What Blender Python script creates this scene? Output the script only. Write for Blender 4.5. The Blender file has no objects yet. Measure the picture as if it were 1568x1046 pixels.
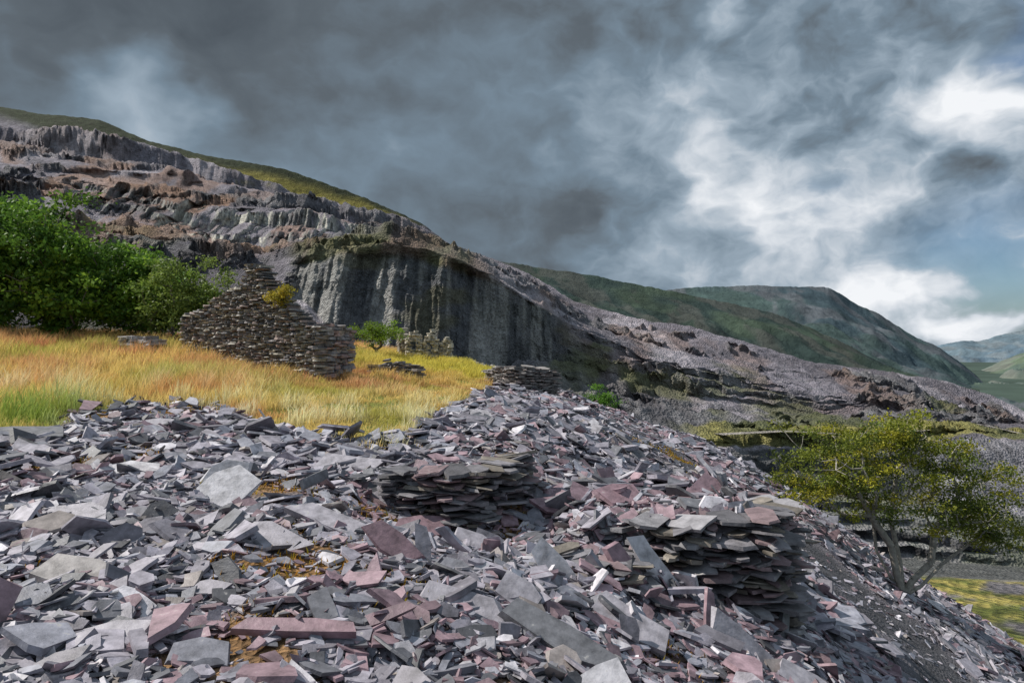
import bpy, math
import numpy as np
rng=np.random.default_rng(7)
F=1045.0
scene=bpy.context.scene
# ---------------------------------------------------------------- noise
_tab=rng.random((256,256))
def vn(x,y,s=0):
    x=np.asarray(x,float)+s*17.31; y=np.asarray(y,float)+s*9.77
    xi=np.floor(x).astype(int); yi=np.floor(y).astype(int)
    fx=x-xi; fy=y-yi
    fx=fx*fx*(3-2*fx); fy=fy*fy*(3-2*fy)
    a=_tab[xi&255,yi&255]; b=_tab[(xi+1)&255,yi&255]; c=_tab[xi&255,(yi+1)&255]; d=_tab[(xi+1)&255,(yi+1)&255]
    return (a*(1-fx)+b*fx)*(1-fy)+(c*(1-fx)+d*fx)*fy
def fbm(x,y,o=5,s=0,g=.5):
    t=0;a=1;n=0
    for i in range(o):
        t=t+a*(vn(x*2**i,y*2**i,s+i*3.1)-.5); n+=a; a*=g
    return t/n*2
def sst(a,b,x):
    t=np.clip((x-a)/(b-a),0,1); return t*t*(3-2*t)
def mixc(a,b,t):
    t=np.asarray(t)[...,None]; return np.asarray(a)*(1-t)+np.asarray(b)*t
# ---------------------------------------------------------------- mesh helpers
def mk(name,verts,groups,mat,col=None,smooth=False,parent=None):
    verts=np.asarray(verts,np.float32).reshape(-1,3)
    me=bpy.data.meshes.new(name)
    me.vertices.add(len(verts)); me.vertices.foreach_set('co',verts.ravel())
    li=np.concatenate([g.ravel() for g in groups]).astype(np.int32)
    cnt=np.concatenate([np.full(len(g),g.shape[1]) for g in groups])
    st=np.concatenate([[0],np.cumsum(cnt)[:-1]]).astype(np.int32)
    me.loops.add(len(li)); me.loops.foreach_set('vertex_index',li)
    me.polygons.add(len(cnt)); me.polygons.foreach_set('loop_start',st)
    me.update(calc_edges=True)
    me.polygons.foreach_set('use_smooth',np.full(len(cnt),smooth,dtype=bool))
    if col is not None:
        at=me.color_attributes.new('Col','FLOAT_COLOR','POINT')
        c=np.ones((len(verts),4),np.float32); c[:,:3]=np.clip(np.asarray(col).reshape(-1,3),0.003,1)
        at.data.foreach_set('color',c.ravel())
    me.materials.append(mat)
    ob=bpy.data.objects.new(name,me); scene.collection.objects.link(ob)
    if parent: ob.parent=parent
    return ob
def empty(name,loc=(0,0,0)):
    e=bpy.data.objects.new(name,None); scene.collection.objects.link(e); return e
def gridfaces(nr,nc):
    i=np.arange(nr-1)[:,None]*nc+np.arange(nc-1)[None]
    i=i.ravel(); return np.stack([i,i+1,i+nc+1,i+nc],1)
# ---------------------------------------------------------------- materials
def colmat(name,rough=.8,nscale=8,namt=.35,bscale=20,bstr=.4,bdist=.02,spec=.3,stretch=None,transl=0,detail=8,vor=0,vamt=.35,lichen=False,bdet=5):
    m=bpy.data.materials.new(name); m.use_nodes=True; nt=m.node_tree; N=nt.nodes; L=nt.links
    b=N['Principled BSDF']; out=N['Material Output']
    b.inputs['Roughness'].default_value=rough; b.inputs['Specular IOR Level'].default_value=spec
    at=N.new('ShaderNodeAttribute'); at.attribute_name='Col'
    tc=N.new('ShaderNodeTexCoord'); mp=N.new('ShaderNodeMapping'); L.new(tc.outputs['Object'],mp.inputs[0])
    if stretch: mp.inputs['Scale'].default_value=stretch
    col=at.outputs['Color']
    if namt>0:
        n1=N.new('ShaderNodeTexNoise'); n1.inputs['Scale'].default_value=nscale; n1.inputs['Detail'].default_value=detail; n1.inputs['Roughness'].default_value=.65
        L.new(mp.outputs[0],n1.inputs['Vector'])
        mr=N.new('ShaderNodeMapRange'); mr.inputs[1].default_value=.3; mr.inputs[2].default_value=.7; mr.inputs[3].default_value=1-namt; mr.inputs[4].default_value=1+namt
        L.new(n1.outputs['Fac'],mr.inputs[0])
        vm=N.new('ShaderNodeVectorMath'); vm.operation='SCALE'; L.new(col,vm.inputs[0]); L.new(mr.outputs[0],vm.inputs['Scale'])
        col=vm.outputs[0]
    if bstr>0:
        n2=N.new('ShaderNodeTexNoise'); n2.inputs['Scale'].default_value=bscale; n2.inputs['Detail'].default_value=bdet; n2.inputs['Roughness'].default_value=.7
        L.new(mp.outputs[0],n2.inputs['Vector'])
        h=n2.outputs['Fac']
        if vor:
            v=N.new('ShaderNodeTexVoronoi'); v.inputs['Scale'].default_value=vor; L.new(mp.outputs[0],v.inputs['Vector'])
            ad=N.new('ShaderNodeMath'); ad.operation='ADD'; L.new(n2.outputs['Fac'],ad.inputs[0]); L.new(v.outputs['Distance'],ad.inputs[1]); h=ad.outputs[0]
            m2=N.new('ShaderNodeMapRange'); m2.inputs[3].default_value=1-vamt; m2.inputs[4].default_value=1+vamt
            sp=N.new('ShaderNodeSeparateColor'); L.new(v.outputs['Color'],sp.inputs[0]); L.new(sp.outputs[0],m2.inputs[0])
            vm2=N.new('ShaderNodeVectorMath'); vm2.operation='SCALE'; L.new(col,vm2.inputs[0]); L.new(m2.outputs[0],vm2.inputs['Scale'])
            col=vm2.outputs[0]
        bp=N.new('ShaderNodeBump'); bp.inputs['Strength'].default_value=bstr; bp.inputs['Distance'].default_value=bdist
        L.new(h,bp.inputs['Height']); L.new(bp.outputs[0],b.inputs['Normal'])
    if lichen:
        n3=N.new('ShaderNodeTexNoise'); n3.inputs['Scale'].default_value=9; n3.inputs['Detail'].default_value=4; n3.inputs['Roughness'].default_value=.7
        L.new(mp.outputs[0],n3.inputs['Vector'])
        m3=N.new('ShaderNodeMapRange'); m3.inputs[1].default_value=.63; m3.inputs[2].default_value=.70; L.new(n3.outputs['Fac'],m3.inputs[0])
        m4=N.new('ShaderNodeMath'); m4.operation='MULTIPLY'; m4.inputs[1].default_value=.7; L.new(m3.outputs[0],m4.inputs[0])
        mx=N.new('ShaderNodeMix'); mx.data_type='RGBA'; L.new(m4.outputs[0],mx.inputs[0]); L.new(col,mx.inputs[6]); mx.inputs[7].default_value=(.44,.42,.40,1)
        col=mx.outputs[2]
    L.new(col,b.inputs['Base Color'])
    if transl:
        t=N.new('ShaderNodeBsdfTranslucent'); L.new(col,t.inputs[0])
        mx=N.new('ShaderNodeMixShader'); mx.inputs[0].default_value=transl
        L.new(b.outputs[0],mx.inputs[1]); L.new(t.outputs[0],mx.inputs[2]); L.new(mx.outputs[0],out.inputs[0])
    return m
M_slate=colmat('slate',rough=.55,nscale=9,namt=.45,bscale=20,bstr=.55,bdist=.012,spec=.4,lichen=True,detail=5,bdet=5)
M_stack=colmat('slate_stack',rough=.65,nscale=6,namt=.4,bscale=20,bstr=.6,bdist=.02,lichen=True,detail=4)
M_ground=colmat('scree_ground',rough=.85,nscale=1.5,namt=.3,bscale=12,bstr=.9,bdist=.05,vor=22,detail=4)
M_grass=colmat('grass_blades',rough=.7,namt=0,bstr=0,transl=.35,spec=.15)
M_leaf=colmat('leaves',rough=.55,namt=0,bstr=0,transl=.4,spec=.25)
M_bark=colmat('bark',rough=.9,nscale=8,namt=.4,bscale=30,bstr=.6,bdist=.02,detail=4)
M_quarry=colmat('quarry_rock',rough=.9,nscale=.16,namt=.42,bscale=.35,bstr=.8,bdist=2.2,spec=.15,detail=9,vor=.8,vamt=.22,bdet=8)
M_mtn=colmat('mountain_side',rough=.95,nscale=.008,namt=.35,bscale=.014,bstr=.8,bdist=30,spec=.05,detail=11,bdet=9)
M_valley=colmat('valley_floor',rough=.95,nscale=.004,namt=.3,bscale=.01,bstr=.3,bdist=5,spec=.05)
# ---------------------------------------------------------------- near terrain
xs=np.array([-50,-25,-12,-6,-2,0,2,4.8,7,9.4,12,15,18,22.5,40,50.])
ys=np.array([-6,3,8,14,20,25,30,34,38,46,64.])
T=np.array([
[-1.5,-1.5,-1.6,-1.65,-1.65,-1.75,-2.7,-4.1,-5.2,-6.8,-8.6,-10.6,-12.6,-15.5,-28,-35],
[-1.5,-1.5,-1.6,-1.65,-1.68,-1.8,-2.7,-4.1,-5.2,-6.8,-8.6,-10.6,-12.6,-15.5,-28,-35],
[-1.3,-1.4,-1.55,-1.6,-1.7,-1.85,-2.7,-4.1,-5.25,-6.9,-8.7,-10.6,-12.6,-15.5,-28,-35],
[-.9,-1.2,-1.5,-1.62,-1.75,-1.85,-2.5,-3.75,-5.0,-6.4,-8.2,-10,-12,-15,-27,-34],
[-.4,-.7,-1.3,-1.5,-1.7,-1.8,-2.35,-3.5,-4.6,-5.9,-7.8,-9.7,-11.7,-14.6,-26.5,-34],
[0,-.2,-.9,-1.35,-1.75,-1.85,-2.3,-3.35,-4.2,-5.2,-6.9,-9.0,-11,-14.1,-26,-33],
[.3,.05,-.45,-1.2,-1.6,-1.85,-2.25,-3.3,-4.1,-4.9,-6.5,-8.6,-10.8,-14,-26,-33],
[.4,.1,-.3,-1.1,-1.4,-1.9,-3,-4.3,-5.3,-6.3,-8,-10.2,-12.6,-16,-27,-34],
[.3,0,-.3,-1.05,-1.2,-2.5,-5,-7,-8,-9,-11,-13,-15,-18,-28,-35],
[0,-.3,-.6,-1.1,-2.2,-5,-9,-12,-14,-15,-17,-18,-20,-24,-32,-38],
[-14,-14,-14,-14,-16,-18,-22,-24,-25,-26,-28,-30,-32,-34,-40,-44]])
GX=np.arange(-50,50.01,.15); GY=np.arange(-6,64.01,.15)
tmp=np.array([np.interp(GX,xs,T[i]) for i in range(len(ys))])
H=np.array([np.interp(GY,ys,tmp[:,j]) for j in range(len(GX))]).T
def blur(A,k):
    for ax in (0,1):
        P=np.pad(A,[(k,k) if a==ax else (0,0) for a in (0,1)],mode='edge')
        c=np.cumsum(P,axis=ax); z=np.zeros_like(np.take(c,[0],axis=ax)); c=np.concatenate([z,c],axis=ax)
        n=A.shape[ax]; A=(np.take(c,np.arange(2*k+1,2*k+1+n),axis=ax)-np.take(c,np.arange(n),axis=ax))/(2*k+1)
    return A
H=blur(blur(H,4),4)
XX,YY=np.meshgrid(GX,GY)
slope_side=sst(-2,4,XX)
H+=fbm(XX*.35,YY*.35,4,1)*.2*(.4+.8*slope_side)+fbm(XX*1.3,YY*1.3,3,2)*.12
H+=slope_side*fbm(XX*.12,YY*.12,2,5)*.25*sst(10,20,YY)
# terraces
H-=.5*np.exp(-((XX+.6)/1.1)**2-((YY-7.3)/1.0)**2)*(YY<8.35)
mA=(XX>-1.7)&(XX<-.1)&(YY>8.3)&(YY<9.6); H=np.where(mA,np.maximum(H,-1.62),H)
tB=-1.90-.45*np.clip(YY-9,0,9)-.12*np.clip(1.4-XX,0,5)
mB=(XX>.6)&(XX<2.75)&(YY>7.15)&(YY<12); H=np.where(mB,np.maximum(H,tB),H)
pp=np.array([[5.9,7.5],[6.6,10.5],[7.3,14],[7.2,17],[6.9,20],[5.6,23],[3.2,27],[1.2,30]])
def pathd(x,y):
    d=np.full(np.shape(x),99.)
    for a,b in zip(pp[:-1],pp[1:]):
        v=b-a; t=np.clip(((x-a[0])*v[0]+(y-a[1])*v[1])/(v@v),0,1)
        d=np.minimum(d,np.hypot(x-a[0]-t*v[0],y-a[1]-t*v[1]))
    return d+fbm(x*.8,y*.8,2,21)*.45
pd=pathd(XX,YY)
def pw(y): return 1.25*sst(24,18,y)+.2
H-=.12*sst(1.4,.7,pd)
def hz(x,y):
    fx=np.clip((np.asarray(x)-GX[0])/.15,0,len(GX)-1.001); fy=np.clip((np.asarray(y)-GY[0])/.15,0,len(GY)-1.001)
    i=fx.astype(int); j=fy.astype(int); a=fx-i; b=fy-j
    return (H[j,i]*(1-a)+H[j,i+1]*a)*(1-b)+(H[j+1,i]*(1-a)+H[j+1,i+1]*a)*b
def hn(x,y):
    e=.3; n=np.stack([-(hz(x+e,y)-hz(x-e,y))/(2*e),-(hz(x,y+e)-hz(x,y-e))/(2*e),np.ones_like(x)],-1)
    return n/np.linalg.norm(n,axis=-1,keepdims=True)
br=[-1.3,-.8,-.72,-.63,-.55,-.45,-.37,-.3,-.21,-.15,-.1,-.06,-.02,.02]
by=[10.5,11,12.2,15.5,17.0,16.5,14,11.8,10.6,11.8,16,22,29,60]
def grassm(x,y):
    yy=np.maximum(y,.5)
    b=np.interp(x/yy,br,by)+fbm(x*.5,y*.5,3,11)*2.6
    m=sst(-1.3,1.5,y-b)
    m*=sst(50,44,y)
    m=np.where(y<4,0,m)
    return m*sst(0.5,-.5,x)
gm=grassm(XX,YY)
n1=fbm(XX*.4,YY*.4,4,31); n2=fbm(XX*.9,YY*.9,3,41)
C=mixc([.11,.10,.115],[.19,.175,.195],sst(-.4,.4,n2))
mossn=fbm(XX*.7,YY*.7,4,33)
moss=sst(.15,.38,mossn)*sst(5,-3,XX+.0)
C=mixc(C,[.30,.15,.03],moss*.85)
C=mixc(C,[.085,.083,.092],sst(1.3,.8,pd)*sst(27,20,YY))
C=mixc(C,mixc([.36,.27,.08],[.18,.2,.03],sst(-.1,.3,n1)),gm)
v=np.stack([XX,YY,H],-1).reshape(-1,3)
mk('slate_heap_ground',v,[gridfaces(len(GY),len(GX))],M_ground,C,smooth=True)
# ---------------------------------------------------------------- slabs
UP=np.array([[-1,-.8],[.1,-1.05],[1,-.75],[1,.8],[-.1,1.05],[-1,.8]])
def slabs(c,n,yaw,hx,hy,ht,col,jit=.35,r=rng):
    N=len(c)
    n=n/np.linalg.norm(n,axis=1,keepdims=True)
    t=np.stack([np.cos(yaw),np.sin(yaw),np.zeros(N)],1)
    t-=n*(t*n).sum(1,keepdims=True); t/=np.linalg.norm(t,axis=1,keepdims=True)
    b=np.cross(n,t)
    P=UP[None]+r.uniform(-jit,jit,(N,6,2))
    P2=P*(1+r.uniform(-.12,.12,(N,1,1)))+r.uniform(-.1,.1,(N,6,2))
    wedge=r.uniform(-.4,.4,(N,2))
    top=ht[:,None]*(1+P[...,0]*wedge[:,:1]+P[...,1]*wedge[:,1:]*.6)
    bot=-ht[:,None]*np.ones((N,6))
    def W(Q,z): return c[:,None]+t[:,None]*(Q[...,0:1]*hx[:,None,None])+b[:,None]*(Q[...,1:2]*hy[:,None,None])+n[:,None]*z[...,None]
    V=np.concatenate([W(P,top),W(P2,bot)],1).reshape(-1,3)
    o=np.arange(N)[:,None]*12
    tf=o+np.arange(6)[None]; bf=o+6+np.arange(6)[::-1][None]
    sd=np.concatenate([o+np.array([[k,k+6,(k+1)%6+6,(k+1)%6]]) for k in range(6)],0)
    return V,[tf,bf,sd],np.repeat(col,12,0)
def slatecol(N,x,y,r=rng):
    base=np.array([.282,.262,.302])*np.ones((N,1))
    blue=np.array([.235,.235,.275]); red=np.array([.255,.175,.20]); lt=np.array([.50,.475,.51]); br_=np.array([.27,.235,.225]); dk=np.array([.11,.11,.125])
    u=r.random(N)
    pr=.06+.27*sst(-.05,.35,fbm(x*.5,y*.5,2,61)+.3*sst(-1.5,1.5,x)*sst(16,7,y))
    c=np.where((u<pr)[:,None],red,base)
    c=np.where(((u>=pr)&(u<pr+.17))[:,None],blue,c)
    c=np.where((u>.92)[:,None],lt,c); c=np.where(((u>.89)&(u<=.92))[:,None],br_,c); c=np.where(((u>.75)&(u<=.89))[:,None],dk,c)
    return c*r.uniform(.6,1.35,(N,1))
def scatter(N,y0,y1,smin,smax,p,rmin=-.95,rmax=1.0,seed=1,lift=.5,edge=.16):
    r=np.random.default_rng(seed)
    y=np.sqrt(r.uniform(y0**2,y1**2,N)); x=y*r.uniform(rmin,rmax,N)
    g=grassm(x,y); d=pathd(x,y)
    s=smin*(smax/smin)**(r.random(N)**p)
    keep=(g<r.uniform(.1,.7,N))&((d>pw(y)*r.uniform(.8,1.15,N))|((r.random(N)<.10)&(s<.09)))
    fan=sst(2.2,3.2,x)*sst(6.6,5.6,x)*sst(13,15.5,y)*sst(28,25,y)
    keep&=((r.random(N)>fan*.85)|(s<.07))
    dens=fbm(x*.6,y*.6,3,71); keep&=(dens>-.5)
    keep&=~((fbm(x*.7,y*.7,4,33)>.3)&(x<2)&(r.random(N)<.75))
    x=x[keep];y=y[keep];s=s[keep];n=len(x)
    s=s*(1+.5*np.clip(fbm(x*.45,y*.45,2,81),-1,1))
    asp=r.uniform(.28,.8,n); ht=s*r.uniform(.03,.11,n)+.003
    nn=hn(x,y); tl=np.where(r.random(n)<edge,.9,.27)
    nn=nn+r.normal(0,1,(n,3))*tl[:,None]*np.array([1,1,.2])+np.array([0,-.06,0]); nn[:,2]=np.abs(nn[:,2])+.12
    z=hz(x,y)+ht+s*r.uniform(-.1,lift,n)
    yaw=r.normal(-.3,.9,n)
    return slabs(np.stack([x,y,z],1),nn,yaw,s,s*asp,ht,slatecol(n,x,y,r),.42,r)
def join(parts):
    V=[];G=[[],[],[]];Cc=[];o=0
    for v,g,c in parts:
        V.append(v);Cc.append(c)
        for k in range(3): G[k].append(g[k]+o)
        o+=len(v)
    return np.concatenate(V),[np.concatenate(k) for k in G],np.concatenate(Cc)
parts=[scatter(50000,1.6,8,.014,.095,1.4,seed=1,lift=.8),
       scatter(4200,2.2,9,.06,.17,1.7,seed=2,lift=.7,edge=.28),
       scatter(42000,8,17,.035,.19,1.7,seed=3,lift=.7),
       scatter(4200,8,17,.11,.25,1.6,seed=6,lift=.7,edge=.26),
       scatter(38000,17,37,.06,.28,1.7,rmin=-.5,seed=4,lift=.5),
       scatter(16000,16,37,.05,.22,1.5,rmin=0,seed=5,lift=.6)]
red=[.26,.17,.195];gr=[.32,.30,.335];lt=[.46,.445,.475];br_=[.31,.285,.28];dk=[.15,.15,.165]
hero=[(-7.6,10.4,.75,.45,.1,0,-.1,1,dk,.12),(-2.95,7.0,.28,.22,.9,.1,-.8,1,lt,.15),(-2.0,5.6,.36,.16,-.5,0,-.4,1,gr,.05),
(-1.55,6.1,.42,.15,-.5,.1,-.3,1,gr,.08),(-.95,5.4,.22,.08,-1.0,.1,-1.2,.7,red,.18),(-.72,5.5,.15,.06,-1.3,.3,-1.2,.6,gr,.15),
(1.33,6.55,.30,.10,-1.0,.5,-1.3,.6,lt,.22),(1.08,6.4,.26,.1,-.9,.5,-.9,.7,red,.12),(0.05,4.9,.18,.11,-.6,.2,-.7,1,gr,.1),
(-.35,4.6,.28,.12,-.3,.1,-.5,1,gr,.05),(.3,4.4,.36,.12,-.5,.2,-.4,1,dk,.1),(-1.2,3.9,.34,.05,-.08,0,-.5,1,red,.06),
(1.35,4.3,.3,.16,.2,.3,-.4,1,red,.10),(.55,3.9,.15,.13,.7,0,-.7,1,lt,.08),(2.4,5.3,.32,.15,-.4,.4,-.3,1,gr,.1),
(-2.3,3.9,.17,.11,.2,0,-.4,1,gr,.06),(-2.9,4.6,.24,.13,-.2,.1,-.3,1,br_,.05),(.6,8.3,.3,.16,.4,.2,-.5,1,red,.1),
(1.3,8.0,.28,.16,.3,.2,-.5,1,red,.12),(2.2,7.5,.3,.14,.2,.2,-.2,1,dk,.08),(-3.6,8.6,.34,.2,.1,0,-.4,1,gr,.08),(-4.6,8.2,.34,.2,.2,0,-.4,1,lt,.06),
(-1.0,7.6,.3,.14,.2,.2,-.5,1,red,.1),(-.3,6.6,.36,.13,-.5,.3,-.5,1,gr,.1),(.9,5.2,.34,.13,-.6,.2,-.5,1,gr,.1),(2.75,6.9,.26,.07,-1.2,.8,-.8,.5,dk,.2),
(-3.9,6.1,.3,.17,.1,0,-.35,1,gr,.06),(-2.1,8.9,.36,.2,-.3,0,-.4,1,gr,.1),(-6.5,12.5,.5,.25,0,0,-.3,1,gr,.1),(1.7,5.9,.2,.05,-1.2,.6,-.9,.5,red,.2),
(-2.2,7.6,.26,.06,1.3,.9,-.5,.4,dk,.2),(-3.3,7.9,.22,.15,.4,.3,-1.0,.7,lt,.15),(-.2,7.0,.22,.1,-.9,.2,-1.2,.6,gr,.15),(1.9,5.6,.28,.12,-.7,.4,-.9,.7,gr,.12),(.35,5.9,.24,.1,-1.0,.2,-1.1,.6,lt,.12)]
h=np.array([[a[0],a[1],a[2],a[3],a[4],a[5],a[6],a[7],a[9]] for a in hero]); hc=np.array([a[8] for a in hero])
parts.append(slabs(np.stack([h[:,0],h[:,1],hz(h[:,0],h[:,1])+h[:,8]],1),h[:,5:8],h[:,4],h[:,2],h[:,3],h[:,2]*.05+.008,hc,.3))
V,G,Cc=join(parts)
mk('slate_scree',V,G,M_slate,Cc)
# ---------------------------------------------------------------- stacked slate walls
def wall(name,path,top,base,th=.5,ch=(.03,.08),ln=(.12,.5),pal=None,holes=(),seed=1,mat=None,parent=None,rough=.05,tilt=.06,yj=.1,jit=.14,tn=.05):
    r=np.random.default_rng(seed); path=np.array(path,float)
    seg=np.hypot(*(path[1:]-path[:-1]).T); S=np.concatenate([[0],np.cumsum(seg)]); Lt=S[-1]
    ts=np.array(top,float); bs=np.array(base,float)
    zmin=bs[:,1].min()-.2; zmax=ts[:,1].max()+.1
    z=zmin; c=[];yw=[];hx=[];hy=[];ht=[];cl=[];nn=[]
    pal=np.array(pal if pal is not None else [[.20,.185,.185],[.27,.25,.235],[.13,.125,.13],[.25,.19,.17],[.36,.33,.29],[.24,.21,.16]])
    while z<zmax:
        hcz=r.uniform(*ch); s=-r.uniform(0,.3)
        while s<Lt:
            l=r.uniform(*ln); m=min(max(s+l/2,0),Lt)
            tz=np.interp(m/Lt,ts[:,0],ts[:,1])+r.normal(0,tn); bz=np.interp(m/Lt,bs[:,0],bs[:,1])-.2
            inh=any(a<m/Lt<b and z0<z<z1 for a,b,z0,z1 in holes)
            if bz<z<tz and not inh:
                x=np.interp(m,S,path[:,0]); y=np.interp(m,S,path[:,1])
                k=min(np.searchsorted(S,m,side='right')-1,len(seg)-1); d=(path[k+1]-path[k])/seg[k]
                off=r.normal(0,rough)
                c.append([x-d[1]*off,y+d[0]*off,z+hcz/2]); yw.append(math.atan2(d[1],d[0])+r.normal(0,yj)); hx.append(l/2*1.02); hy.append(th/2+r.uniform(-.03,.03)); ht.append(hcz/2*r.uniform(.7,1.0))
                nn.append([r.normal(0,tilt),r.normal(0,tilt),1]); cl.append(pal[r.integers(len(pal))]*r.uniform(.7,1.3))
            s+=l
        z+=hcz*.97
    c=np.array(c)
    V,G,Cc=slabs(c,np.array(nn),np.array(yw),np.array(hx),np.array(hy),np.array(ht),np.array(cl),jit,r)
    return mk(name,V,G,mat or M_stack,Cc,parent=parent)
ruin=empty('ruined_slate_cottage')
wall('gable_wall',[(-12.9,27.2),(-6.5,23.4)],[(0,1.02),(.10,1.12),(.2,1.42),(.3,1.7),(.4,1.98),(.455,2.12),(.46,2.25),(.5,2.3),(.503,2.78),(.63,2.76),(.635,2.3),(.68,2.0),(.72,1.72),(.80,1.3),(.84,1.0),(.9,.85),(.93,.6),(1,.55)],
     [(0,-.6),(1,-1.6)],th=.6,ch=(.03,.085),ln=(.08,.42),seed=3,parent=ruin,rough=.035,tn=.035,tilt=.035,yj=.05,jit=.1)
wall('return_wall',[(-6.45,23.5),(-6.1,25.2)],[(0,.6),(.4,.5),(1,.42)],[(0,-1.6),(1,-1.6)],th=.6,ch=(.05,.13),ln=(.15,.5),seed=4,parent=ruin,
     pal=[[.34,.31,.31],[.33,.23,.22],[.2,.19,.2]])
wall('rear_wall',[(-12.7,27.4),(-11.5,31)],[(0,1.0),(1,.6)],[(0,-.8),(1,-.8)],th=.6,ch=(.05,.13),ln=(.2,.6),seed=5,parent=ruin)
wall('low_rubble_wall',[(-16.0,28.2),(-14.2,27.4)],[(0,.1),(.3,.25),(.6,.05),(.8,.2),(1,0)],[(0,-.5),(1,-.6)],th=.6,ch=(.06,.14),seed=6,pal=[[.35,.33,.33],[.28,.26,.26]])
wall('low_slate_wall',[(-5.6,27.2),(-3.6,26.8)],[(0,-.95),(.5,-.82),(1,-.95)],[(0,-1.7),(1,-1.75)],th=.5,ch=(.04,.09),seed=7,pal=[[.15,.14,.14],[.2,.18,.17]])
wall('low_slate_wall',[(-.9,29.4),(.2,27.6),(1.75,28.2)],[(0,-1.2),(.4,-1.08),(.8,-1.1),(1,-1.25)],[(0,-2.0),(.6,-2.4),(1,-2.6)],th=.6,ch=(.03,.07),seed=8,pal=[[.25,.23,.22],[.3,.26,.25],[.18,.17,.17]])
r2=empty('ruined_stone_hut')
pal2=[[.46,.42,.35],[.36,.33,.28],[.52,.47,.39]]
wall('front_wall',[(-5.9,38.6),(-5.1,38.45)],[(0,.1),(.25,.45),(.5,.65),(.75,.45),(1,.05)],[(0,-1.5),(1,-1.6)],th=.45,ch=(.07,.13),ln=(.12,.28),seed=9,pal=pal2,parent=r2,tn=.02,tilt=.02,holes=[(.33,.68,-.75,-.05)])
wall('front_wall',[(-4.9,38.4),(-4.2,38.3)],[(0,.05),(.3,.45),(.5,.6),(.7,.4),(1,.1)],[(0,-1.5),(1,-1.6)],th=.45,ch=(.07,.13),ln=(.12,.26),seed=19,pal=pal2,parent=r2,tn=.02,tilt=.02,holes=[(.33,.68,-.75,-.05)])
wall('front_wall',[(-3.95,38.3),(-3.45,38.2)],[(0,-.1),(.5,.25),(1,-.1)],[(0,-1.5),(1,-1.6)],th=.45,ch=(.07,.13),ln=(.12,.26),seed=20,pal=pal2,parent=r2,tn=.02,tilt=.02)
wall('low_front_wall',[(-5.2,38.42),(-3.9,38.3)],[(0,-.85),(1,-.9)],[(0,-1.5),(1,-1.6)],th=.4,ch=(.07,.13),ln=(.12,.26),seed=21,pal=pal2,parent=r2,tn=.02,tilt=.02)
wall('side_wall',[(-6.1,38.8),(-6.8,42.3)],[(0,.1),(.3,.5),(.5,.8),(.7,.5),(1,-.1)],[(0,-1.5),(1,-1.6)],th=.5,ch=(.08,.16),ln=(.2,.4),seed=10,pal=[[.24,.21,.18],[.3,.27,.23]],parent=r2)
sp=[[.19,.18,.195],[.23,.165,.175],[.25,.24,.255],[.12,.115,.125],[.2,.175,.15]]
kw=dict(ch=(.014,.045),ln=(.07,.34),pal=sp,rough=.09,tilt=.11,yj=.3,jit=.25)
wall('slate_stack',[(-1.45,8.2),(-.6,8.0),(-.05,8.5),(.0,9.3)],[(0,-1.6),(.5,-1.52),(1,-1.6)],[(0,-2.2),(1,-2.3)],th=.45,seed=11,**kw)
wall('slate_stack',[(1.15,7.3),(1.8,6.95),(2.6,7.0),(2.85,7.6),(2.9,8.8)],[(0,-1.98),(.25,-1.87),(.6,-1.84),(1,-2.0)],[(0,-2.7),(.5,-3.1),(1,-3.2)],th=.5,seed=12,**kw)
wall('slate_stack',[(.15,6.7),(.7,6.3),(1.15,6.5)],[(0,-2.05),(.5,-2.1),(1,-2.15)],[(0,-2.5),(1,-2.7)],th=.5,seed=13,**kw)
# ---------------------------------------------------------------- grass
def blades(N,x,y,hgt,w,col,r):
    yaw=r.uniform(0,6.283,N); z=hz(x,y)-.02
    lean=r.normal(0,.28,(N,2))*hgt[:,None]+np.array([.12,0])*hgt[:,None]
    dx=np.cos(yaw)*w; dy=np.sin(yaw)*w
    a=np.stack([x-dx,y-dy,z],1); b=np.stack([x+dx,y+dy,z],1)
    m1=np.stack([x-dx*.7+lean[:,0]*.35,y-dy*.7+lean[:,1]*.35,z+hgt*.6],1); m2=np.stack([x+dx*.7+lean[:,0]*.35,y+dy*.7+lean[:,1]*.35,z+hgt*.6],1)
    t=np.stack([x+lean[:,0],y+lean[:,1],z+hgt],1)
    V=np.stack([a,b,m2,m1,t],1).reshape(-1,3); o=np.arange(N)[:,None]*5
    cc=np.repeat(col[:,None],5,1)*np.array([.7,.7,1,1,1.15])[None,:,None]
    return V,[o+np.array([[0,1,2,3]]),o+np.array([[3,2,4]])],cc.reshape(-1,3)
r=np.random.default_rng(55); N=450000
y=np.sqrt(r.uniform(9**2,47**2,N)); x=y*r.uniform(-1.0,.03,N)
k=(grassm(x,y)>r.uniform(.1,.7,N))&(fbm(x*2.5,y*2.5,2,91)>r.uniform(-.7,.1,N)); x=x[k];y=y[k];n=len(x)
f=fbm(x*.33,y*.33,4,31); f2=fbm(x*.4+7,y*.6,3,95); f3=fbm(x*1.2,y*1.2,2,97); f4=fbm(x*.25,y*.9,3,99)
c=mixc([.82,.62,.23],[.72,.40,.17],sst(-.1,.28,f2)*sst(-1,-6,x)*.85)
c=mixc(c,[.40,.44,.08],sst(.1,.42,f)*.65)
c=mixc(c,[.64,.29,.18],sst(.12,.32,f4)*sst(17,23,y)*.6)
c=mixc(c,[.96,.88,.58],sst(.05,.35,f3)*sst(24,13,y)*.85)
c=mixc(c,[.26,.40,.06],sst(-6.5,-9.5,x)*sst(17.0,14,y)*sst(-.3,.1,f3)*.85)
c=mixc(c,[.68,.62,.10],sst(26,32,y)*sst(-9,-5,x)*.8)
c=c*r.uniform(.65,1.3,(n,1))
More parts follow.
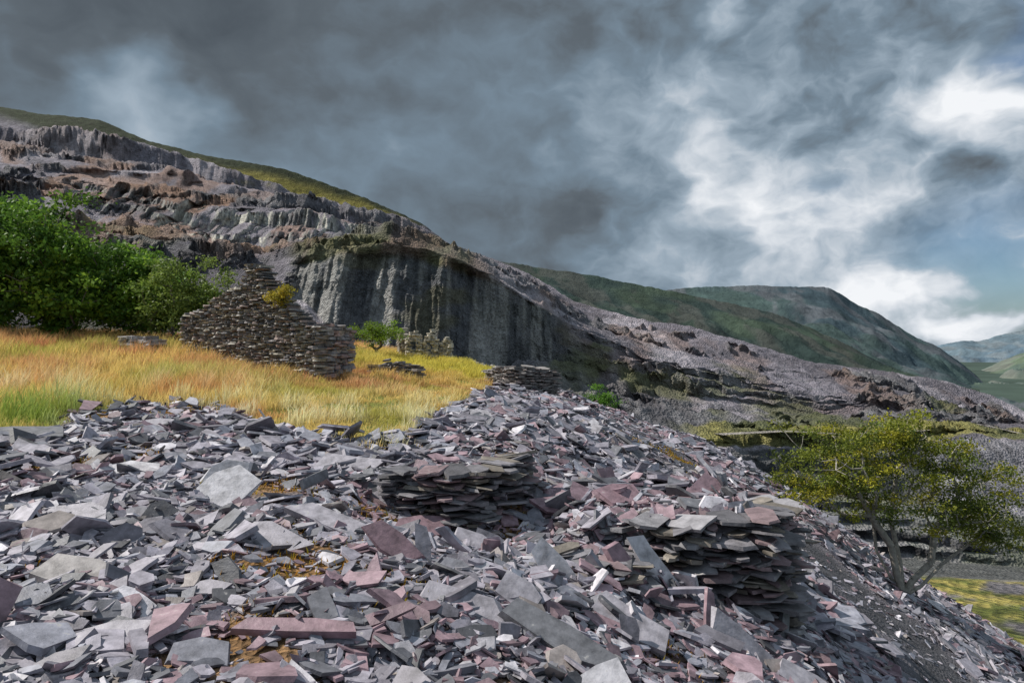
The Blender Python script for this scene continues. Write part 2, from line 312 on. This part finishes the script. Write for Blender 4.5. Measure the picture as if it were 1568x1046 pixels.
hg=(.10+.28*sst(-3,-10,x)+.24*sst(-.2,.4,f3))*r.uniform(.4,1.4,n)*sst(-1.2,2.5,y-np.interp(x/y,br,by)+1.5)
hg=np.clip(hg,.07,1)
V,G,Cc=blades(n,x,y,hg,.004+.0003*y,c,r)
mk('grass',V,G,M_grass,Cc)
N=110000; y=np.sqrt(r.uniform(4**2,24**2,N)); x=y*r.uniform(-1.0,.35,N)
k=(fbm(x*.7,y*.7,4,33)>.25)&(grassm(x,y)<.5); x=x[k];y=y[k];n=len(x)
c=mixc([.46,.22,.03],[.44,.38,.05],r.random(n)**1.5)*r.uniform(.6,1.3,(n,1))
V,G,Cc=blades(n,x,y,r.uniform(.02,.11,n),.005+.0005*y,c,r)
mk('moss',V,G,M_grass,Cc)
# ---------------------------------------------------------------- trees
def tubes(edges,rad0,rad1,col):
    A=np.array([e[0] for e in edges]);B=np.array([e[1] for e in edges]); N=len(A);K=6
    d=B-A; d/=np.linalg.norm(d,axis=1,keepdims=True)+1e-9
    up=np.where(np.abs(d[:,2:3])>.9,np.array([[1,0,0]]),np.array([[0,0,1]]))
    u=np.cross(d,up); u/=np.linalg.norm(u,axis=1,keepdims=True); w=np.cross(d,u)
    an=np.arange(K)/K*6.283
    ring=u[:,None]*np.cos(an)[None,:,None]+w[:,None]*np.sin(an)[None,:,None]
    V=np.concatenate([A[:,None]+ring*rad0[:,None,None],B[:,None]+ring*rad1[:,None,None]],1).reshape(-1,3)
    o=np.arange(N)[:,None]*(2*K)
    f=np.concatenate([o+np.array([[k,(k+1)%K,(k+1)%K+K,k+K]]) for k in range(K)],0)
    return V,[f],np.tile(col,(len(V),1))
def tree(name,base,trunks,lobes,r0,leaf,per,sig,cols,seed,bark=(.16,.14,.12),bias=.3,var=(.3,1.6),flat=.6):
    r=np.random.default_rng(seed); base=np.array(base,float)
    nodes=[base];par=[-1];dist=[0.]
    for t in trunks:
        prev=0
        for p in t:
            p=base+np.array(p); nodes.append(p);par.append(prev);dist.append(dist[prev]+np.linalg.norm(p-nodes[prev]));prev=len(nodes)-1
    att=[];
    for c_,rad,n in lobes:
        d=r.normal(0,1,(n,3)); d/=np.linalg.norm(d,axis=1,keepdims=True)
        rr=r.random(n)**(1/2.2)*(1+.18*r.normal(0,1,n))
        att.append(base+np.array(c_)+d*rr[:,None]*np.array(rad))
    att=np.concatenate(att); att=att[np.argsort(np.linalg.norm(att-base,axis=1))]
    tips=[]
    for p in att:
        nd=np.array(nodes[1:]) if len(nodes)>1 else np.array(nodes); ds=np.array(dist[1:]) if len(nodes)>1 else np.array(dist)
        q=int(np.argmin(np.linalg.norm(nd-p,axis=1)+bias*ds))+(1 if len(nodes)>1 else 0)
        a=nodes[q]; L=np.linalg.norm(p-a); m=(a+p)/2+r.normal(0,.08,3)*L+np.array([0,0,-.05*L])
        nodes.append(m);par.append(q);dist.append(dist[q]+L/2);nodes.append(p);par.append(len(nodes)-2);dist.append(dist[q]+L);tips.append(p)
    w=np.zeros(len(nodes))
    for i in range(len(nodes)-1,0,-1):
        w[i]+=1; w[par[i]]+=w[i]
    R=np.maximum(r0*(w/w[0])**.5,.006)
    ed=[(nodes[par[i]],nodes[i]) for i in range(1,len(nodes))]
    ra=np.array([min(R[par[i]],R[i]*1.25) for i in range(1,len(nodes))]); rb=R[1:]
    e=empty(name)
    V,G,Cc=tubes(ed,ra,rb,np.array(bark)); mk('trunk_and_limbs',V,G,M_bark,Cc,smooth=True,parent=e)
    tips=np.array(tips); n=len(tips); m=r.poisson(per*r.uniform(var[0],var[1],n)); idx=np.repeat(np.arange(n),m); K=len(idx)
    P=tips[idx]+r.normal(0,1,(K,3))*np.array([sig,sig,sig*flat])
    nrm=r.normal(0,1,(K,3))+np.array([0,0,.6]); nrm/=np.linalg.norm(nrm,axis=1,keepdims=True)
    t=np.cross(nrm,r.normal(0,1,(K,3))); t/=np.linalg.norm(t,axis=1,keepdims=True); b=np.cross(nrm,t)
    l=leaf*r.uniform(.6,1.4,K)[:,None]
    V=np.stack([P-t*l,P-b*l*.55,P+t*l,P+b*l*.55],1).reshape(-1,3)
    cols=np.array(cols); cc=cols[r.integers(len(cols),size=n)][idx]*r.uniform(.75,1.25,(K,1))*r.uniform(.75,1.25,n)[idx][:,None]
    mk('foliage',V,[np.arange(K*4).reshape(-1,4)],M_leaf,np.repeat(cc,4,0),parent=e)
    return e
gl=[[.11,.22,.03],[.16,.28,.035],[.08,.16,.025],[.21,.33,.04]]
def zb(x,y): return float(hz(np.array(x),np.array(y)))
tree('broadleaf_tree',(-27,33,zb(-27,33)),[[(0,0,1.2),(.3,0,2.4)]],[((0,0,4.2),(3.8,3.2,3.4),170),((2.2,-1.5,2.6),(2.8,2.,2.4),90)],.3,.11,120,.34,gl,101)
tree('broadleaf_tree',(-22,32.5,zb(-22,32.5)),[[(.2,0,1.1),(0,0,2.2)]],[((-.6,0,3.9),(3.2,2.8,2.9),170),((1.6,-1,2.3),(2.6,2,2.2),90)],.28,.11,120,.33,gl,102)
tree('broadleaf_tree',(-17.8,32.5,zb(-17.8,32.5)),[[(.1,0,.8),(.3,0,1.8)]],[((-.3,0,2.9),(2.4,2.4,2.1),130),((1.6,-.5,1.8),(1.8,1.6,1.6),60)],.22,.10,110,.3,gl,103)
tree('broadleaf_tree',(-14.7,30.5,zb(-14.7,30.5)),[[(.1,0,.7),(.2,0,1.3)],[(-.5,0,.8)]],[((0,0,2.3),(2.0,1.4,1.7),95),((1.5,0,1.7),(1.3,1,1.2),40)],.12,.07,90,.25,[[.17,.23,.05],[.2,.27,.06],[.13,.19,.04]],104)
tree('broadleaf_tree',(-33,32,zb(-33,32)),[[(0,0,1.2),(.3,0,2.4)]],[((0,0,4.4),(4,3.2,3.6),170)],.3,.12,110,.36,gl,105)
tree('hawthorn_tree',(-7.2,36,zb(-7.2,36)),[[(.05,0,.5)]],[((-.1,0,1.3),(1.4,1.0,.7),64)],.09,.05,70,.16,[[.17,.27,.03],[.2,.3,.03]],106)
tree('bush',(4.3,33.0,-3.7),[[(.0,0,.3)]],[((0,0,.9),(.85,.6,.65),34)],.06,.05,70,.14,[[.11,.24,.03],[.13,.26,.03]],107)
yg=[[.25,.27,.03],[.16,.20,.03],[.36,.34,.035],[.10,.135,.025],[.18,.21,.03]]
tree('birch_tree',(11.8,20.6,zb(11.8,20.6)-.05),
 [[(-.2,0,.7),(-.35,0,1.5),(-.9,0,2.3),(-1.4,0,3.2)],[(.3,0,.5),(.85,0,1.0),(1.0,.1,1.9),(1.4,.1,2.6)],[(-.35,.1,.6),(-.7,.2,1.3),(-.8,.2,2.2)],[(.55,0,.3),(1.3,.2,.9),(2.1,.2,1.5)],[(.08,.3,.9),(-.1,.5,2.2),(.1,.5,3.6)]],
 [((-1.9,0,4.1),(1.9,1.5,1.25),75),((1.5,0,3.1),(1.9,1.5,1.3),70),((.0,.3,4.8),(1.5,1.0,.8),34),((-3.0,0,3.4),(1.2,1.0,.7),26),((2.5,0,2.0),(1.2,1,.8),30),((-1.0,0,2.9),(1.3,1.1,.6),20),((0.9,-.2,4.2),(1.3,1,.8),24)],
 .17,.044,105,.19,yg,108,bark=(.34,.31,.27),bias=.25,var=(.2,1.9),flat=.5)
tree('ivy_shrub',(-8.1,24.0,1.3),[],[((0,0,.25),(.45,.35,.4),20)],.03,.05,50,.1,[[.4,.32,.04],[.3,.27,.04]],110)
# ---------------------------------------------------------------- quarry hillside (lofted between contour lines)
def row(pts):
    px=[];py=[];yk=[]
    for p in pts:
        px.append(p[0]);py.append(p[1])
        if len(p)>2: yk.append((p[0],p[2]))
    yk=np.array(yk); return np.array(px),np.array(py,float),np.interp(px,yk[:,0],yk[:,1])
R=[row([(-400,90,900),(0,163,900),(60,174),(150,183),(190,200),(225,216),(330,240),(400,254),(425,258),(480,275),(540,297),(600,322),(650,345),(690,375,860),(740,393),(790,410,800),(840,438,760),(880,463,720),(960,484,680),(1000,493),(1060,500),(1100,512,640),(1180,535),(1250,556,620),(1300,562),(1370,570,600),(1450,583),(1520,605),(1568,628,560),(2000,660,540)]),
row([(-400,150,830),(0,207,830),(100,210),(180,222),(270,248,840),(330,268),(400,290),(480,315,850),(560,333),(620,345),(680,380,840),(790,418,780),(900,478,700),(1000,503,660),(1100,522,620),(1250,564,600),(1400,580,580),(1568,634,540),(2000,664,520)]),
row([(-400,200,650),(0,255,650),(100,270),(200,290),(260,298),(330,318),(380,320,600),(460,325),(530,345),(600,362,620),(700,398,640),(790,432,640),(900,492,600),(1000,515),(1100,536,560),(1250,574),(1400,588,540),(1568,638,520),(2000,668,500)]),
row([(-400,300,560),(0,290,600),(100,305),(150,325,560),(220,335),(300,372,500),(400,388,500),(450,378),(480,374,490),(600,369,520),(700,388,540),(780,430,540),(830,458),(900,505,540),(1000,527),(1100,548,520),(1250,584),(1400,597,520),(1568,642,510),(2000,672,490)]),
row([(-400,430,380),(0,380,400),(200,400,400),(300,402),(400,412,380),(430,404,360),(480,389,340),(540,380),(600,377,340),(650,382),(700,395,350),(740,412),(780,436,370),(830,464,400),(870,492,430),(950,525,450),(1000,542),(1100,562,460),(1250,595),(1400,607,480),(1568,646,490),(2000,676,470)]),
row([(-400,560,330),(0,520,330),(300,500,320),(430,450,335),(470,465,322),(520,520,305),(600,545,308),(700,565,318),(780,572,340),(830,565,375),(870,565,405),(950,590,420),(1050,603),(1150,622,430),(1250,630),(1400,632,450),(1568,650,470),(2000,680,450)]),
row([(-400,620,270),(0,620,270),(600,640,260),(850,640,300),(1050,655,330),(1150,650,350),(1250,652,370),(1400,650,400),(1568,656,430),(2000,690,430)]),
row([(-400,700,230),(600,700,230),(1000,690,290),(1100,690,300),(1250,692,330),(1400,682,350),(1568,672,370),(2000,700,370)]),
row([(-400,800,180),(600,780,200),(1100,760,280),(1200,752,300),(1400,768,305),(1568,785,305),(2000,820,300)]),
row([(-400,900,130),(600,880,140),(1100,850,265),(1400,852,285),(1568,862,285),(2000,900,280)]),
row([(-400,950,110),(600,930,120),(1100,885,240),(1400,878,240),(1568,889,240),(2000,930,240)]),
row([(-400,1000,90),(600,960,95),(1100,900,108),(1400,882,110),(1568,893,108),(2000,940,100)]),
row([(-400,1500,60),(1100,1020,62),(1568,1030,55),(2000,1200,50)])]
nc=1500; PX=np.linspace(-400,2000,nc)
def rowpts(r_):
    px,py,Y=r_; Y=np.interp(PX,px,Y); p=np.interp(PX,px,py)
    return np.stack([(PX-784)/F*Y,Y,(523-p)/F*Y],1)
RP=[rowpts(a) for a in R]
back=RP[0]*np.array([1.35,1.35,1])+np.array([0,0,-130]); RP=[back]+RP
sub=[8,22,50,50,56,100,60,34,60,60,20,14,24]
rows=[];vv=[];ris=[];u=PX/100.
for k,nsub in enumerate(sub):
    A,B=RP[k],RP[k+1]
    for j in range(nsub+(k==len(sub)-1)):
        t=j/nsub
        nst={2:2,3:2,4:2,5:4,6:3,7:1,8:2,9:4}.get(k,0)
        rz=np.zeros(nc)
        if nst:
            tt=t*nst+fbm(u*.9,np.full(nc,k*3.7),4,201)*.9*math.sin(math.pi*t)
            tt=np.clip(tt,0,nst-1e-4); fr=tt-np.floor(tt); st=(np.floor(tt)+sst(.45,.75,fr))/nst
            flat=(np.floor(tt)+np.where(fr<.45,fr/.45*.8,.8+.2*(fr-.45)/.55))/nst
            w=.8*min(1,5*t,5*(1-t))*np.ones(nc)
            if k==5: w=w*sst(840,900,PX)
            if k in(2,3,4): w=w*.75
            w=w*(.35+.65*sst(-.2,.25,fbm(u*.55,np.full(nc,t*2.+k),3,207)))
            rz=sst(.4,.5,fr)*sst(.82,.72,fr)*w
            tz=t*(1-w)+st*w; ty=t*(1-w)+flat*w
        else: tz=np.full(nc,t); ty=tz
        Y=A[:,1]*(1-ty)+B[:,1]*ty
        X=A[:,0]/A[:,1]*Y; Z=A[:,2]*(1-tz)+B[:,2]*tz
        rows.append(np.stack([X,Y,Z],1)); vv.append(k+t); ris.append(rz)
Q=np.array(rows); vv=np.array(vv); RI=np.array(ris); nr=len(Q)
U=np.broadcast_to(PX[None],(nr,nc)); VV=np.broadcast_to(vv[:,None],(nr,nc))
D=Q[...,1].copy()
wx,wy,wz=Q[...,0].copy(),Q[...,1].copy(),Q[...,2].copy()
cl=sst(5.0,5.1,VV)*sst(6.05,5.95,VV)*sst(425,470,U)*sst(900,840,U)
cl2=sst(3.0,3.1,VV)*sst(4.05,3.9,VV)*sst(60,140,U)*sst(600,520,U)
stri=fbm(wx*.09,wz*.012+wy*.003,5,211,.62)
rid=1-2*np.abs(fbm(wx*.045,wz*.01,3,213))
gen=fbm(wx*.014,(wy+wz*2)*.014,6,215,.52)
fine=fbm(wx*.12,(wy*.5+wz*2)*.12,4,217,.55)
on=fbm(wx*.016,wz*.05+wy*.014,6,231,.62)
oc=sst(.04,.20,on)*sst(2.15,2.5,VV)*sst(8.1,7.6,VV)*(1-cl)*(1-cl2)
dY=(cl*(stri*17+rid*8+gen*10)+cl2*(stri*17+rid*6)+(1-cl)*(gen*13+fine*3+(RI+.5*oc)*stri*10)*sst(1.9,2.5,VV))*np.clip(D/450,.2,1.3)*sst(12.5,11.3,VV)-oc*5
dZ=(gen*6+fine*2)*(1-cl*.9)*np.clip(D/450,.1,1.3)*sst(11,7,VV)*(.3+.7*sst(1.2,2.4,VV))+fine*.6+oc*(4+fine*3)*sst(8,6,VV)
Q[...,1]+=dY; Q[...,0]+=dY*(Q[...,0]/np.maximum(D,1)); Q[...,2]+=dZ
du=np.gradient(Q,axis=1); dv=np.gradient(Q,axis=0); nn=np.cross(dv,du); nn/=np.linalg.norm(nn,axis=2,keepdims=True)+1e-9
steep=1-np.abs(nn[...,2])
scree=np.array([.245,.225,.258]); scr2=np.array([.15,.138,.158]); rust=np.array([.32,.19,.125])
g1=fbm(wx*.009,wy*.007+wz*.02,5,221); g2=fbm(wx*.03,wz*.06,4,223); g3=fbm(wx*.15,wz*.008,4,225); g4=fbm(wx*.05,wz*.01,4,226)
C=mixc(scree,scr2,sst(-.25,.25,g1))
C=mixc(C,[.42,.385,.42],sst(.04,.3,fbm(wx*.02,wz*.012+wy*.004,5,228))*.8)
rk=mixc([.07,.072,.077],[.19,.19,.195],sst(-.2,.4,g3))
C=mixc(C,rk,np.clip(sst(.55,.8,steep)*.6+RI*sst(-.25,.1,g4)+oc*.9,0,1)*.8*sst(2,3,VV))
C=mixc(C,rust,sst(-.05,.25,g2)*(1-RI)*.75*sst(2,3,VV)*sst(7,5,VV)*(.4+.6*sst(700,300,U)))
C=mixc(C,[.11,.12,.045],sst(.12,.35,fbm(wx*.02,wz*.05,4,229))*(1-RI)*.7*sst(4,5,VV))
C=mixc(C,mixc([.09,.094,.10],[.27,.265,.25],sst(-.15,.35,g3+.4*g4)),cl*.92)
C=mixc(C,mixc([.20,.20,.20],[.62,.60,.52],sst(-.15,.35,g3+.4*g4)),cl2*sst(.25,.45,steep)*.9)
C=mixc(C,[.13,.12,.05],cl*sst(.05,.35,g2)*.45)
C=mixc(C,mixc([.15,.10,.06],[.13,.13,.05],sst(-.2,.2,g4)),sst(4.55,4.8,VV+.15*g2)*sst(5.12,5.04,VV+.1*g2)*sst(430,480,U)*sst(800,720,U)*.75)
gr_=mixc([.045,.055,.03],[.26,.225,.06],sst(250,420,U)*sst(1.2,1.7,VV+g1*.5))  # hilltop grass; cloud shadow painted in as the dark left end
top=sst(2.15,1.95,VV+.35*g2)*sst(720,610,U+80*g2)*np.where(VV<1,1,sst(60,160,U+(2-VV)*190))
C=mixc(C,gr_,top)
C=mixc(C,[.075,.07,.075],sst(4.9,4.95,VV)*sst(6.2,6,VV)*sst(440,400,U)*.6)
C=mixc(C,mixc([.11,.12,.05],[.24,.22,.07],sst(-.2,.3,g2)),sst(7.0,7.15,VV)*sst(8.0,7.9,VV)*sst(1000,1100,U)*.9)
hp=fbm(wx*.05,wy*.02,4,241)
C=mixc(C,mixc([.17,.165,.18],[.34,.325,.355],sst(-.2,.25,hp+.3*g3)),sst(8.0,8.1,VV)*sst(9.1,9.0,VV)*sst(1380,1450,U))
C=mixc(C,mixc([.05,.055,.055],[.12,.12,.12],sst(-.2,.3,g3)),sst(8.0,8.1,VV)*sst(9,8.9,VV)*sst(1440,1400,U)*.9)
C=mixc(C,[.06,.06,.065],RI*sst(8,8.2,VV)*sst(9.2,9,VV)*.7)
C=mixc(C,mixc(mixc([.14,.15,.12],[.26,.25,.26],sst(-.2,.3,hp)),mixc([.03,.03,.034],[.09,.09,.095],sst(-.2,.3,g3)),sst(.1,.6,RI)),sst(9.0,9.05,VV)*sst(10.1,10,VV)*.95)
C=mixc(C,[.10,.105,.10],sst(10,10.1,VV)*sst(11.9,11.8,VV)*.9)
C=mixc(C,mixc(mixc([.13,.15,.03],[.40,.33,.09],sst(-.2,.3,fbm(wx*.25,wy*.2,4,243))),[.16,.15,.16],sst(.15,.3,fbm(wx*.12,wy*.1,4,245))),sst(11.8,11.95,VV)*.95)
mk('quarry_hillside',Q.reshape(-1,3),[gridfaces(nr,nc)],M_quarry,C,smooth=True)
def ribbon(name,uv,w,mat,col):
    P=[]
    for (a,b) in uv:
        i=int(np.argmin(abs(vv-b))); j=int(np.argmin(abs(PX-a))); P.append(Q[i,j])
    P=np.array(P); t=np.linspace(0,len(P)-1,80); P=np.stack([np.interp(t,np.arange(len(P)),P[:,k]) for k in range(3)],1)
    d=np.gradient(P,axis=0); d/=np.linalg.norm(d[:,:2],axis=1)[:,None]; s=np.stack([-d[:,1],d[:,0],np.zeros(80)],1)
    V=np.stack([P-s*w/2+[0,0,1.2],P+s*w/2+[0,0,1.2]],1).reshape(-1,3)
    mk(name,V,[gridfaces(80,2)],mat,np.tile(col,(160,1)))
ribbon('quarry_track',[(1640,7.5),(1560,7.3),(1500,7.15),(1400,7.2),(1300,7.4),(1200,7.5),(1100,7.6)],6,M_quarry,[.33,.3,.27])
# ---------------------------------------------------------------- distant mountains
def mountain(name,crest,Yc,foot,Yf,cols,seed,amp=60,n=600,m=160):
    c=np.array(crest,float);f=np.array(foot,float); px=np.linspace(c[0,0],c[-1,0],n)
    pc=np.interp(px,c[:,0],c[:,1]); pf=np.interp(px,f[:,0],f[:,1])
    kk=np.ones(9)/9; pc=np.convolve(np.pad(pc,4,mode='edge'),kk,mode='valid')
    jz=(fbm(px*.03,px*0,5,seed+3,.6)*3.5+fbm(px*.12,px*0,3,seed+4,.6)*1.0)/F*Yc
    A=np.stack([(px-784)/F*Yc,np.full(n,Yc),(523-pc)/F*Yc],1); B=np.stack([(px-784)/F*Yf,np.full(n,Yf),(523-pf)/F*Yf],1)
    t=np.linspace(-.25,1,m)[:,None,None]
    P=A[None]*(1-np.clip(t,0,1))+B[None]*np.clip(t,0,1)
    P[...,2]=A[:,2]*(1-np.clip(t[...,0],0,1)**.85)+B[:,2]*np.clip(t[...,0],0,1)**.85
    P=P+np.where(t<0,-t,0)*np.array([0,Yc*.5,-Yc*.25])
    s=1/(amp*7); tt=t[...,0]
    P[...,2]+=jz[None]*np.exp(-np.abs(tt)*22)
    g=1-2*np.abs(fbm(P[...,0]*s+P[...,1]*s*.4,P[...,1]*s*.6,6,seed,.55)); g2=fbm(P[...,0]*s*2,P[...,1]*s*2,5,seed+5)
    fade=np.where(tt<0,0,sst(0,.4,tt))
    P[...,2]+=amp*(g-.55)*fade*1.7+g2*amp*.25*fade
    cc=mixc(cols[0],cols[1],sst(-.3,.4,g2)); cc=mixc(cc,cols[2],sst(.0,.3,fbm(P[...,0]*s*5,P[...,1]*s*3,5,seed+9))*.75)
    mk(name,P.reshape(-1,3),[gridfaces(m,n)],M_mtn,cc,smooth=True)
mountain('green_mountain',[(400,330),(600,350),(740,396),(800,405),(870,415),(960,432),(1040,447),(1110,462),(1180,478),(1250,505),(1330,545),(1420,585),(1500,610)],2300,[(400,600),(1500,640)],1300,([.036,.055,.052],[.058,.082,.06],[.085,.09,.082]),301,amp=50)  # base colours darkened to paint in cloud shadow
mountain('crag_mountain',[(900,470),(1000,447),(1060,439),(1150,436),(1230,438),(1270,440),(1290,452),(1308,463),(1345,480),(1370,497),(1400,515),(1440,532),(1480,562),(1520,598),(1600,625)],3600,[(900,620),(1600,640)],2000,([.055,.082,.098],[.07,.105,.10],[.125,.135,.15]),331,amp=80)  # bluish, lightened base colours carry painted-in haze
mountain('far_blue_mountain',[(1300,560),(1400,545),(1440,529),(1475,520),(1500,522),(1540,511),(1568,505),(1620,490),(1750,470),(2000,500)],8000,[(1300,600),(2000,610)],5500,([.11,.16,.205],[.13,.18,.215],[.17,.20,.22]),361,amp=130)  # blue of distance haze is baked into the base colours
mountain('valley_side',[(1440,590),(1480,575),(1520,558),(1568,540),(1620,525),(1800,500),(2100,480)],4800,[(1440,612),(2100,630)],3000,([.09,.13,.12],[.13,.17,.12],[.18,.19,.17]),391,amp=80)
g=np.linspace(-30000,30000,61); gx,gy=np.meshgrid(g,g)
mk('ground',np.stack([gx,gy,np.full_like(gx,-200)],-1).reshape(-1,3),[gridfaces(61,61)],M_valley,np.tile([.06,.085,.07],(61*61,1)))
# ---------------------------------------------------------------- world
sun_el=math.radians(47); az=math.atan2(-.88,.20)
sd=np.array([math.sin(az)*math.cos(sun_el),math.cos(az)*math.cos(sun_el),math.sin(sun_el)])
w=bpy.data.worlds.new("World"); scene.world=w; w.use_nodes=True; nt=w.node_tree; Nn=nt.nodes; Lk=nt.links
bg=Nn['Background']; bg.inputs[1].default_value=.1
sky=Nn.new('ShaderNodeTexSky'); sky.sky_type='NISHITA'; sky.sun_disc=False; sky.sun_elevation=sun_el; sky.sun_rotation=az
def lnk(s,v):
    if hasattr(v,'is_output'): Lk.new(v,s)
    else: s.default_value=v
def MA(op,a,b=0.,c=None,clamp=False):
    n=Nn.new('ShaderNodeMath'); n.operation=op; n.use_clamp=clamp; lnk(n.inputs[0],a); lnk(n.inputs[1],b)
    if c is not None: lnk(n.inputs[2],c)
    return n.outputs[0]
def VM(op,a,b):
    n=Nn.new('ShaderNodeVectorMath'); n.operation=op; lnk(n.inputs[0],a); lnk(n.inputs[1],b); return n
tc=Nn.new('ShaderNodeTexCoord'); dirv=tc.outputs['Generated']
def noise(vec,sc,det,ro,dist=0.,col=False):
    n=Nn.new('ShaderNodeTexNoise'); n.inputs['Scale'].default_value=sc; n.inputs['Detail'].default_value=det; n.inputs['Roughness'].default_value=ro; n.inputs['Distortion'].default_value=dist
    Lk.new(vec,n.inputs['Vector']); return n.outputs['Color' if col else 'Fac']
sq=VM('MULTIPLY',dirv,(1.,1.,1.45)).outputs[0]
wn=VM('SUBTRACT',noise(sq,2.6,3,.55,0,True),(.5,.5,.5)).outputs[0]
wn2=VM('SUBTRACT',noise(sq,10,3,.5,0,True),(.5,.5,.5)).outputs[0]
dw=VM('ADD',dirv,VM('MULTIPLY',wn,(.14,.14,.09)).outputs[0]).outputs[0]
dw=VM('ADD',dw,VM('MULTIPLY',wn2,(.12,.12,.11)).outputs[0]).outputs[0]
def blob(px,py,rp,amp,acc,asp=1.):
    d=np.array([(px-784)/F,1,(523-py)/F]); L=np.linalg.norm(d); d/=L; rr=rp/F/L
    s=VM('MULTIPLY',VM('SUBTRACT',dw,tuple(d)).outputs[0],(1/asp,1.,1.)).outputs[0]
    ln=Nn.new('ShaderNodeVectorMath'); ln.operation='LENGTH'; Lk.new(s,ln.inputs[0])
    q=Nn.new('ShaderNodeMapRange'); q.interpolation_type='SMOOTHSTEP'; Lk.new(ln.outputs['Value'],q.inputs[0])
    q.inputs[1].default_value=0; q.inputs[2].default_value=rr*1.5; q.inputs[3].default_value=amp; q.inputs[4].default_value=0
    return MA('ADD',acc,q.outputs[0])
acc=MA('ADD',.53,0.)
sx=Nn.new('ShaderNodeSeparateXYZ'); Lk.new(dirv,sx.inputs[0])
right=Nn.new('ShaderNodeMapRange'); Lk.new(sx.outputs[0],right.inputs[0]); right.inputs[1].default_value=-.05; right.inputs[2].default_value=.45; right.inputs[3].default_value=.3; right.inputs[4].default_value=1.
nb=MA('SUBTRACT',noise(VM('ADD',sq,VM('MULTIPLY',wn,(.4,.4,.4)).outputs[0]).outputs[0],3.2,6,.5),.5)
nf=MA('SUBTRACT',noise(VM('ADD',sq,VM('MULTIPLY',wn2,(.10,.10,.10)).outputs[0]).outputs[0],8,7,.56),.5)
puff=MA('SUBTRACT',.16,MA('ABSOLUTE',MA('MULTIPLY',MA('SUBTRACT',noise(VM('ADD',sq,VM('MULTIPLY',wn2,(.08,.08,.08)).outputs[0]).outputs[0],7.5,5,.5),.5),2.)))
acc=MA('ADD',acc,MA('MULTIPLY',nb,.38))
acc=MA('ADD',acc,MA('MULTIPLY',MA('MULTIPLY',nf,right.outputs[0]),1.2))
acc=MA('ADD',acc,MA('MULTIPLY',MA('MULTIPLY',puff,right.outputs[0]),.7))
for b in [(215,140,85,.5,1.4),(700,140,260,.05),(1080,175,130,.24,2.2),(1230,240,100,.18,1.5),(1440,170,90,.32,1.4),(1520,150,70,.34),(1400,370,180,.12,1.9),(1430,480,50,.28,1.4),(1330,455,45,.22),(1070,290,50,.32),(1250,350,110,.06,1.8),(1060,410,80,.08,2.4),(1115,5,40,.3),(1500,500,40,.28,2.),
          (60,10,300,-.34,1.5),(520,10,240,-.27,1.8),(920,270,100,-.2,1.8),(750,330,220,-.16,1.5),(700,390,160,-.08,1.5),(1330,215,85,-.26,1.8),(1540,280,90,-.28),(1000,40,180,-.16,2.),(1300,50,160,-.2,1.8)]:
    acc=blob(b[0],b[1],b[2],b[3],acc,b[4] if len(b)>4 else 1.)
cr=Nn.new('ShaderNodeValToRGB'); Lk.new(acc,cr.inputs[0]); e=cr.color_ramp.elements
e[0].position=0; e[0].color=(.065,.08,.098,1); e[1].position=1; e[1].color=(.90,.92,.95,1)
for p,c in [(.22,(.115,.14,.165,1)),(.42,(.185,.25,.315,1)),(.6,(.33,.41,.49,1)),(.8,(.62,.67,.73,1))]:
    x_=e.new(p); x_.color=c
cs=VM('MULTIPLY',cr.outputs[0],(10.,10.,10.)).outputs[0]
gap=blob(1560,45,60,.9,MA('ADD',0.,0.)); gap=blob(1520,440,110,.9,gap,1.4); gap=blob(1250,330,60,.25,gap,1.5)
cm=Nn.new('ShaderNodeMapRange'); Lk.new(acc,cm.inputs[0]); cm.inputs[1].default_value=.62; cm.inputs[2].default_value=.82; cm.inputs[3].default_value=1; cm.inputs[4].default_value=0
gap=MA('MULTIPLY',MA('MINIMUM',gap,1.),cm.outputs[0],clamp=True)
skyc=VM('MULTIPLY',sky.outputs[0],(.65,.82,1.0)).outputs[0]
mx=Nn.new('ShaderNodeMix'); mx.data_type='RGBA'; lnk(mx.inputs[0],gap); Lk.new(cs,mx.inputs[6]); Lk.new(skyc,mx.inputs[7])
Lk.new(mx.outputs[2],bg.inputs[0])
l=bpy.data.lights.new('sun','SUN'); l.energy=5.0; l.angle=math.radians(.5); l.color=(1,.955,.88)
lo=bpy.data.objects.new('sun',l); scene.collection.objects.link(lo)
from mathutils import Vector
lo.rotation_euler=Vector((-sd[0],-sd[1],-sd[2])).to_track_quat('-Z','Y').to_euler()
cam=bpy.data.cameras.new('camera'); co=bpy.data.objects.new('camera',cam); scene.collection.objects.link(co)
cam.lens=24; cam.sensor_width=36; cam.clip_start=.05; cam.clip_end=80000
co.location=(0,0,0); co.rotation_euler=(math.radians(90),0,0); scene.camera=co
scene.view_settings.view_transform='Standard'; scene.view_settings.look='None'; scene.view_settings.exposure=0
